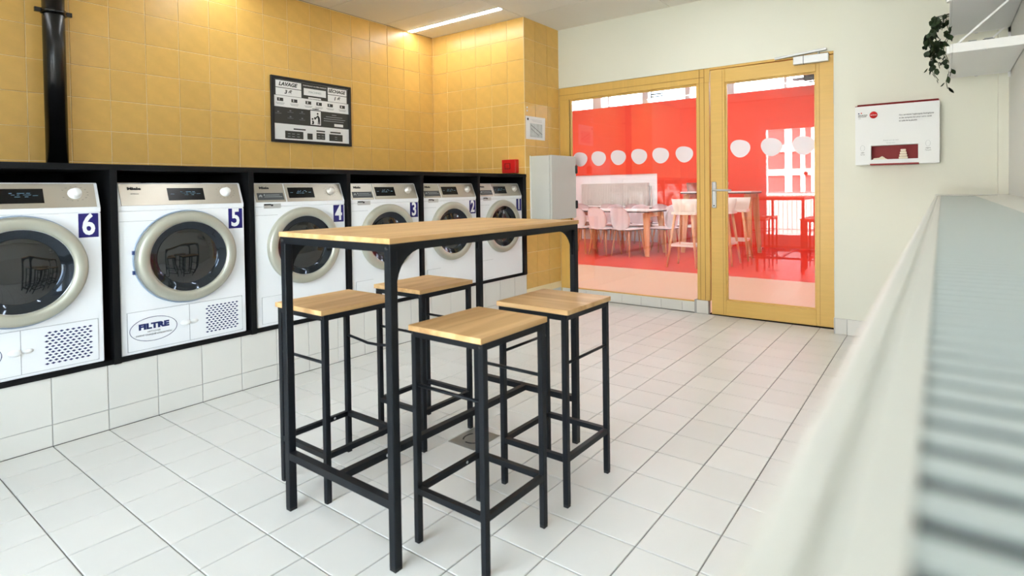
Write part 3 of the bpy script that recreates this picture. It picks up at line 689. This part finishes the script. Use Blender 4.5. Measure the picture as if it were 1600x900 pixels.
# ------------------------------------------------------------------ high table
def hightable():
    x0, x1, y0, y1, H = 1.313, 1.893, .305, 1.303, .958
    t = thing('high_table', 'high bar table with oak top and black square steel frame', 'table', ((x0+x1)/2, (y0+y1)/2, 0))
    hx, hy = (x1-x0)/2, (y1-y0)/2; w = .027; T = .016
    obj('tabletop', bevel(bx((-hx, hx, -hy, hy, H-T, H)), .0008, 1), OAK, t)
    for sx in (-1, 1):
        for sy in (-1, 1):
            cx, cy = sx*(hx-w/2-.003), sy*(hy-w/2-.003)
            lg = obj('leg', bevel(bx((cx-w/2, cx+w/2, cy-w/2, cy+w/2, .008, H-T)), .002, 1), BSTEEL, t)
            obj('foot_cap', bx((cx-w/2+.001, cx+w/2-.001, cy-w/2+.001, cy+w/2-.001, 0, .009)), RUB, lg)
            bm = bmesh.new(); R = .105; cyg = cy-sy*w/2; pts = [(cx-.002, cyg, H-T-.024), (cx-.002, cyg-sy*R, H-T-.024)]
            for k in range(1, 9):
                a = math.radians(90*k/8); pts.append((cx-.002, cyg-sy*R+sy*R*math.sin(a)*.94, H-T-.024-R*(1-math.cos(a))))
            pts.append((cx-.002, cyg, H-T-.024-R)); poly(bm, pts, (1, 0, 0), .004); obj('gusset', bm, BSTEEL, lg)
            bm = bmesh.new(); lathe(bm, [(0, .006), (-.002, .006), (-.003, 0)], 12, 'y', (cx, sy*(hy-.003), H-T-.013)); 
            if sy < 0: obj('bolt', bm, INK, lg)
            else: bm.free()
    for sy in (-1, 1):
        cy = sy*(hy-w/2-.003); obj('top_rail', bx((-hx+w, hx-w, cy-w/2, cy+w/2, H-T-.024, H-T-.0005)), BSTEEL, t)
        obj('end_rail', bx((-hx+w, hx-w, cy-w/2+.001, cy+w/2-.001, .178, .203)), BSTEEL, t)
    for sx in (-1, 1):
        cx = sx*(hx-w/2-.003); obj('top_rail', bx((cx-w/2, cx+w/2, -hy+w, hy-w, H-T-.024, H-T-.0005)), BSTEEL, t)
    st = obj('stretcher', bx((-.0125, .0125, -hy+w, hy-w, .179, .202)), BSTEEL, t)
    for y in (-.30, .30):
        bm = bmesh.new(); lathe(bm, [(.0, .006), (.002, .005), (.002, 0)], 12, 'x', (.0125, y, .19)); obj('screw_head', bm, SATIN, st)
    return t
hightable()
# ------------------------------------------------------------------ stools
def stool(x, y, rz, label):
    t = thing('bar_stool', label, 'stool', (x, y, 0), rz, 'bar stools around the high table')
    h = .150; w = .020; H = .680; T = .017
    obj('seat', bevel(bx((-h, h, -h-.008, h+.008, H-T, H)), .0008, 1), OAK, t)
    for sx in (-1, 1):
        for sy in (-1, 1):
            cx, cy = sx*(h-w/2-.001), sy*(h-w/2-.001)
            lg = obj('leg', bevel(bx((cx-w/2, cx+w/2, cy-w/2, cy+w/2, .008, H-T)), .0015, 1), BSTEEL, t)
            obj('foot_cap', bx((cx-w/2+.001, cx+w/2-.001, cy-w/2+.001, cy+w/2-.001, 0, .009)), RUB, lg)
            bm = bmesh.new(); lathe(bm, [(0, .0045), (sy*.002, .0045), (sy*.003, 0)], 10, 'y', (cx, sy*(h-.001), H-T-.010)); obj('bolt', bm, INK, lg)
    c = h-w/2-.001
    for s in (-1, 1):
        obj('seat_rail', bx((-h+w, h-w, s*c-w/2, s*c+w/2, H-T-.020, H-T-.0005)), BSTEEL, t)
        obj('seat_rail', bx((s*c-w/2, s*c+w/2, -h+w, h-w, H-T-.020, H-T-.0005)), BSTEEL, t)
        fr = obj('foot_rail', bx((-h+w, h-w, s*c-w/2+.001, s*c+w/2-.001, .155, .174)), BSTEEL, t)
        obj('foot_rail', bx((s*c-w/2+.001, s*c+w/2-.001, -h+w, h-w, .155, .174)), BSTEEL, t)
        bm = bmesh.new(); bow = .010
        tube(bm, [(-h+w-.002, s*c, .493), (-.06, s*(c), .493-bow*.8), (.0, s*c, .493-bow), (.06, s*c, .493-bow*.8), (h-w+.002, s*c, .493)] if False else [(-h+w-.002, s*c, .493), (h-w+.002, s*c, .493)], .0055, 10); obj('cross_rod', bm, BSTEEL, t)
    bm = bmesh.new(); lathe(bm, [(.0, .005), (.0015, .004), (.0015, 0)], 10, 'x', (-c+w/2-.001, .07, .165)); obj('screw_head', bm, SATIN, t)
    return t
sA = stool(1.972, .585, 0, 'nearest black steel bar stool with oak seat, in front of the table')
def stool2(loc, rz, lab): return dup(sA, loc, rz, lab)
stool2((1.972, 1.0, 0), PI/2, 'black bar stool with oak seat nearest the glass door, behind the nearest stool')
sC = stool2((1.262, .553, 0), 0, 'black bar stool with oak seat and bent rear rod before washing machine 4')
rod = [c for c in kids(sC) if c.name.startswith('cross_rod') and c.data.vertices[0].co.y > 0][0]
bm = bmesh.new(); tube(bm, [(-.132, .139, .493), (-.06, .139, .486), (.0, .139, .479), (.06, .139, .481), (.132, .139, .488)], .0055, 10); rod.data = mesh('cross_rod', bm, BSTEEL)
stool2((1.252, 1.005, 0), 0, 'black bar stool with oak seat behind the table, facing machines 3 and 2')

# ------------------------------------------------------------------ dining room beyond the glass
YD = 9.6
nf = struct('floor_dining', bx((-6.2, 4.4, 4.02, 6.1, -.1, -.001)), BEIGE)
struct('floor_dining_red', bx((-6.2, 4.4, 6.1, YD+.1, -.1, -.001)), REDFLOOR)
struct('wall_dining_far', bx((-6.2, 4.4, YD, YD+.2, 1.38, 2.80), (-1.49, 4.4, YD, YD+.2, 0, 1.38), (-6.2, -5.6, YD, YD+.2, 0, 1.38), (-5.6, -1.49, YD+.12, YD+.3, 0, 1.38)), REDWALL)
struct('wall_niche', bx((-5.6, -1.49, YD+.02, YD+.12, 0, 1.38)), mat('niche_white', (244, 246, 244), .7))
struct('wall_dining_left', bx((-6.4, -6.2, 4.0, YD+.2, 0, 3.5)), GREYW)
struct('wall_dining_right', bx((4.4, 4.6, 4.0, YD+.2, 0, 3.5)), GREYW)
struct('wall_dining_near', bx((-6.4, XW-.1, 4.0, 4.15, 0, 3.5), (XW-.1, 4.6, 4.1, 4.15, 2.11, 3.5), (2.56, 4.6, 4.05, 4.15, 0, 3.5)), GREYW)
struct('ceiling_dining', bx((-6.4, 4.6, 4.0, YD+1.6, 3.45, 3.6)), CEIL)  # carried past the far window as an added, unseen overhang against the sun
cb = bmesh.new(); box(cb, -6.2, 4.4, YD+.04, YD+.14, 3.36, 3.45); box(cb, -6.2, 4.4, YD+.04, YD+.14, 2.80, 2.815)
for x0, x1 in ((-3.5, -3.485), (-2.99, -2.79), (-2.62, -2.60), (-1.82, -1.70), (-.91, -.82), (-.15, .03), (.90, .94), (2.0, 2.08), (3.0, 3.2), (-4.6, -4.5), (-5.6, -5.4)): box(cb, x0, x1, YD+.04, YD+.14, 2.815, 3.36)
w3 = struct('window_3', cb, GREYW); obj('pane', bx((-6.2, 4.4, YD+.09, YD+.095, 2.815, 3.36)), DRESS, w3)
# lamp panels added out of view to brighten the dining room
for k, x in enumerate((-3.6, -1.6, .4, 2.4)):
    for y in (5.2, 7.6):
        t = thing('added_lamp', 'unseen lamp added for dining room light, %s from its left wall, %s the glass' % (('first', 'second', 'third', 'fourth')[k], 'nearest' if y < 6 else 'far from'), 'ceiling light', (x, y, 3.449), 0, 'added dining room ceiling lamps')
        obj('frame', bx((-.32, .32, -.32, .32, -.02, 0)), WPLA, t); obj('diffuser', bx((-.29, .29, -.29, .29, -.024, -.02)), mat('lamp_panel', (255, 252, 245), .5, emis=(250, 250, 255), estr=PANEL), t)
t = thing('projector', 'black ceiling device at the door glass top in the far room', 'device', (1.46, 9.3, 2.80)); obj('case', bevel(bx((-.16, .2, -.12, .12, .02, .24)), .02, 2), RUB, t); obj('bracket', bx((-.02, .02, -.02, .02, .24, .648)), RUB, t); obj('arm', bx((-.34, -.16, -.06, .06, .06, .09)), GINK, t)
t = thing('air_vent_unit', 'thin dark framed unit hanging before the far clerestory window', 'device', (-1.39, 9.42, 2.80)); obj('top_bar', bx((-.13, .12, -.03, .03, .12, .137)), INK, t); obj('lower_bar', bx((-.13, .12, -.03, .03, .075, .088)), INK, t); obj('support', bx((-.13, -.12, -.02, .02, .0, .649)), GINK, t)
# far radiator
t = thing('panel_radiator', 'white ribbed panel radiator in the niche under the red wall', 'radiator', (-2.45, YD+.015, .2))
obj('panel', bevel(bx((-.78, .78, -.09, -.01, 0, 1.0)), .005, 1), RADW, t)
RB = mesh('rib', bx((-.012, .012, -.096, -.09, .03, .97)), RADW)
for k in range(38): link('rib', RB, t, (-.75+k*.0405, 0, 0))
bm = bmesh.new(); tube(bm, [(.78, -.05, .93), (.84, -.05, .93), (.84, -.05, .0), (.84, -.05, -.199)], .012); obj('valve_pipe', bm, RADW, t)

def shell(w, zb, zt, name):
    """curved back of a shell chair, facing -y (back side), rounded corners"""
    bm = bmesh.new(); n, mm = 12, 12; grid = []
    for j in range(mm+1):
        row = []
        for i in range(n+1):
            a = -1+2*i/n; b = -1+2*j/mm
            # squircle mapping: a square grid drawn into a rounded outline
            k = .42; u = a*math.sqrt(1-k*b*b); v = b*math.sqrt(1-k*a*a); vv = (v/math.sqrt(1-0)+1)/2
            row.append(bm.verts.new((u*w/2*(1-.04*v), -.02-.07*vv+.06*u*u, zb+(zt-zb)*vv)))
        grid.append(row)
    for j in range(mm):
        for i in range(n):
            f = bm.faces.new((grid[j][i], grid[j][i+1], grid[j+1][i+1], grid[j+1][i])); f.smooth = True
    bmesh.ops.solidify(bm, geom=bm.faces[:], thickness=.012); return bm
def chair(x, y, rz, label, shellm=WCHAIR):
    t = thing('shell_chair', label, 'chair', (x, y, 0), rz, 'white shell chairs in the dining room')
    obj('backrest', shell(.42, .425, .80, 'b'), shellm, t)
    bm = bmesh.new(); poly(bm, [(-.15, -.04, .435), (.15, -.04, .435), (.195, .02, .435), (.20, .34, .435), (.15, .40, .435), (-.15, .40, .435), (-.20, .34, .435), (-.195, .02, .435)], (0, 0, 1), .016); obj('seat', bm, shellm, t)
    obj('seat_underside', bx((-.19, .19, .0, .39, .420, .4345)), TEDGE, t)
    for sx in (-1, 1):
        for yy, dy in ((.05, -.05), (.33, .05)):
            bm = bmesh.new(); tube(bm, [(sx*.14, yy, .43), (sx*.195, yy+dy, .0)], .016, 8, .010); obj('leg', bm, BEECH, t)
    return t
c1 = chair(-1.45, 7.15, -.22, 'white shell chair at the near side of the dining table, first from the grey cabinet')
dup(c1, (-1.03, 7.15, 0), -.25, 'white shell chair at the near side of the dining table, second from the grey cabinet')
dup(c1, (-1.9, 7.20, 0), 0, 'white shell chair at the near table side mostly hidden by the grey cabinet')
for x, lab in ((-1.75, 'white shell chair across the dining table, facing the glass, between the front chairs'), (-1.25, 'white shell chair across the dining table, facing the glass, by the table end')):
    dup(c1, (x, 8.30, 0), PI, lab)
dup(c1, (-.40, 7.75, 0), 1.45, 'white shell chair turned at the end of the dining table')
dup(c1, (-.72, 8.55, 0), 2.9, 'white shell chair behind the tall stool by the red wall')
for x, lab in ((-2.75, 'white chair back at the rear table, first along the radiator'), (-2.15, 'white chair back at the rear table, second along the radiator'), (-1.6, 'white chair back at the rear table, third along the radiator'), (-1.05, 'white chair back at the rear table, last before the red wall')):
    dup(c1, (x, 8.80, 0), 0, lab)
def dtable(x0, x1, y0, y1, H, label, name='dining_table'):
    t = thing(name, label, 'table', ((x0+x1)/2, (y0+y1)/2, 0)); hx, hy = (x1-x0)/2, (y1-y0)/2
    top = obj('tabletop', bx((-hx, hx, -hy, hy, H-.018, H)), TTOP, t); obj('underside', bx((-hx+.002, hx-.002, -hy+.002, hy-.002, H-.036, H-.0185)), TEDGE, t)
    for sx in (-1, 1):
        X_ = sx*(hx-.08)
        for sy in (-1, 1):
            bm = bmesh.new(); bar(bm, (X_, sy*(hy-.10), H-.05), (X_+sx*.05, sy*(hy-.02), 0), .11, .05, (0, 1, 0), .06); obj('leg', bm, BEECH, t)
        obj('cross_beam', bx((X_-.03, X_+.03, -hy+.08, hy-.08, H-.11, H-.037)), BEECH, t)
    return t
dtable(-2.05, -.62, 7.33, 8.05, .735, 'long white dining table with beech trestle legs beyond the glass')
dtable(-3.2, -.85, 8.98, 9.38, .735, 'white rear dining table with chairs along the niche radiator')
ht = dtable(-.42, .74, 8.15, 8.75, 1.02, 'tall white topped standing table beyond the mullion', 'standing_table')
def tstool(x, y, rz, label):
    t = thing('tall_stool', label, 'stool', (x, y, 0), rz, 'tall white shell stools in the dining room')
    bm = bmesh.new(); n = 14; rows = []
    for j, (z, f) in enumerate(((.735, .80), (.76, .92), (.84, 1.0), (.935, 1.08))):
        row = []
        for i in range(n+1):
            a = PI+PI*i/n*1.0; row.append(bm.verts.new((.20*f*math.cos(a), .16*f*math.sin(a)*(1)+.02, z)))
        rows.append(row)
    for a, b in zip(rows, rows[1:]):
        for i in range(n):
            q = bm.faces.new((a[i], a[i+1], b[i+1], b[i])); q.smooth = True
    bmesh.ops.solidify(bm, geom=bm.faces[:], thickness=.012); obj('backrest', bm, WCHAIR2, t)
    bm = bmesh.new(); box(bm, -.18, .18, -.13, .18, .728, .748); bevel(bm, .03, 3, 60); obj('seat', bm, WCHAIR2, t)
    for sx in (-1, 1):
        for sy in (-1, 1):
            bm = bmesh.new(); tube(bm, [(sx*.12, sy*.11, .728), (sx*.21, sy*.20, 0)], .021, 8, .015); obj('leg', bm, BEECH, t)
    k = .60; ax, ay = .12+.09*k, .11+.09*k
    for s in (-1, 1):
        bm = bmesh.new(); bar(bm, (-ax, s*ay, .30), (ax, s*ay, .30), .018, .03); obj('foot_rest', bm, WCHAIR2, t)
        bm = bmesh.new(); bar(bm, (s*ax, -ay, .30), (s*ax, ay, .30), .018, .03); obj('foot_rest', bm, WCHAIR2, t)
    return t
s0 = tstool(.27, 6.66, 0, 'tall white shell stool with beech legs in the window beside the mullion')
dup(s0, (.60, 7.13, 0), 0, 'tall white shell stool behind the door handle, nearer of the two there')
dup(s0, (.62, 7.74, 0), .12, 'tall white shell stool at the standing table end, seen through the door')
sE = dup(s0, (-.55, 9.22, 0), PI, 'extra high white stool beyond the standing table, first from the niche corner')
sG = dup(s0, (-.12, 9.22, 0), PI, 'extra high white stool beyond the standing table, next to the mullion')

sE.scale = sG.scale = (.8, .9, 1.26)
# ------------------------------------------------------------------ street behind the camera (seen mirrored in the door glass)
struct('ground_street', bx((-70, 60, -120, YB-.2, -.35, -.25)), mat('pale_paving', (196, 190, 178), .8, noise=.06, nscale=.4))
FAC = mat('white_facade', (236, 236, 234), .7); FWIN = mat('facade_glass', (120, 92, 92), .2)
fa = thing('office_building', 'white framed office building across the street, mirrored in the door glass', 'building', (0, -90, -.25))
zr = [(.4, 3.15), (4.2, 7.05), (8.2, 11.0), (12.1, 14.9), (16, 18.8)]
xr = []; x = -48.6
pat = [(2.7, 1.1), (1.3, .7), (.9, 1.0), (2.2, 1.0)]; base = -17.3-3*(2.7+1.1+1.3+.7+.9+1.0+2.2+1.0); x = base
while x < 34:
    for w, g in pat: xr.append((x, x+w)); x += w+g
edges = [base-1.0]+[e for p in xr for e in p]+[xr[-1][1]+1]
bm = bmesh.new(); z0 = 0
for (a, b) in zr: box(bm, edges[0], edges[-1], -.6, 0, z0, a); z0 = b
box(bm, edges[0], edges[-1], -.6, 0, z0, 20.5); obj('floor_band', bm, FAC, fa)
bm = bmesh.new()
for i in range(0, len(edges)-1, 2): box(bm, edges[i], edges[i+1], -.6, .02, 0, 20)
obj('pillars', bm, FAC, fa)['kind'] = 'stuff'
for a, b in xr:
    for z1, z2 in zr: obj('window', bx((a, b, -.5, -.45, z1, z2)), FWIN, fa)
obj('core', bx((edges[0], edges[-1], -12, -.7, 0, 20.5)), FAC, fa)
t = thing('street_railing', 'grey street railing outside the window behind the camera', 'railing', (0, -8, -.25))
bm = bmesh.new(); box(bm, -4, 6, -.02, .02, 1.14, 1.18); box(bm, -4, 6, -.015, .015, .12, .15)
obj('rails', bm, GINK, t); BR = mesh('baluster', bx((-.008, .008, -.008, .008, 0, 1.15)), GINK)
for k in range(84): link('baluster', BR, t, (-4+k*.12, 0, 0))
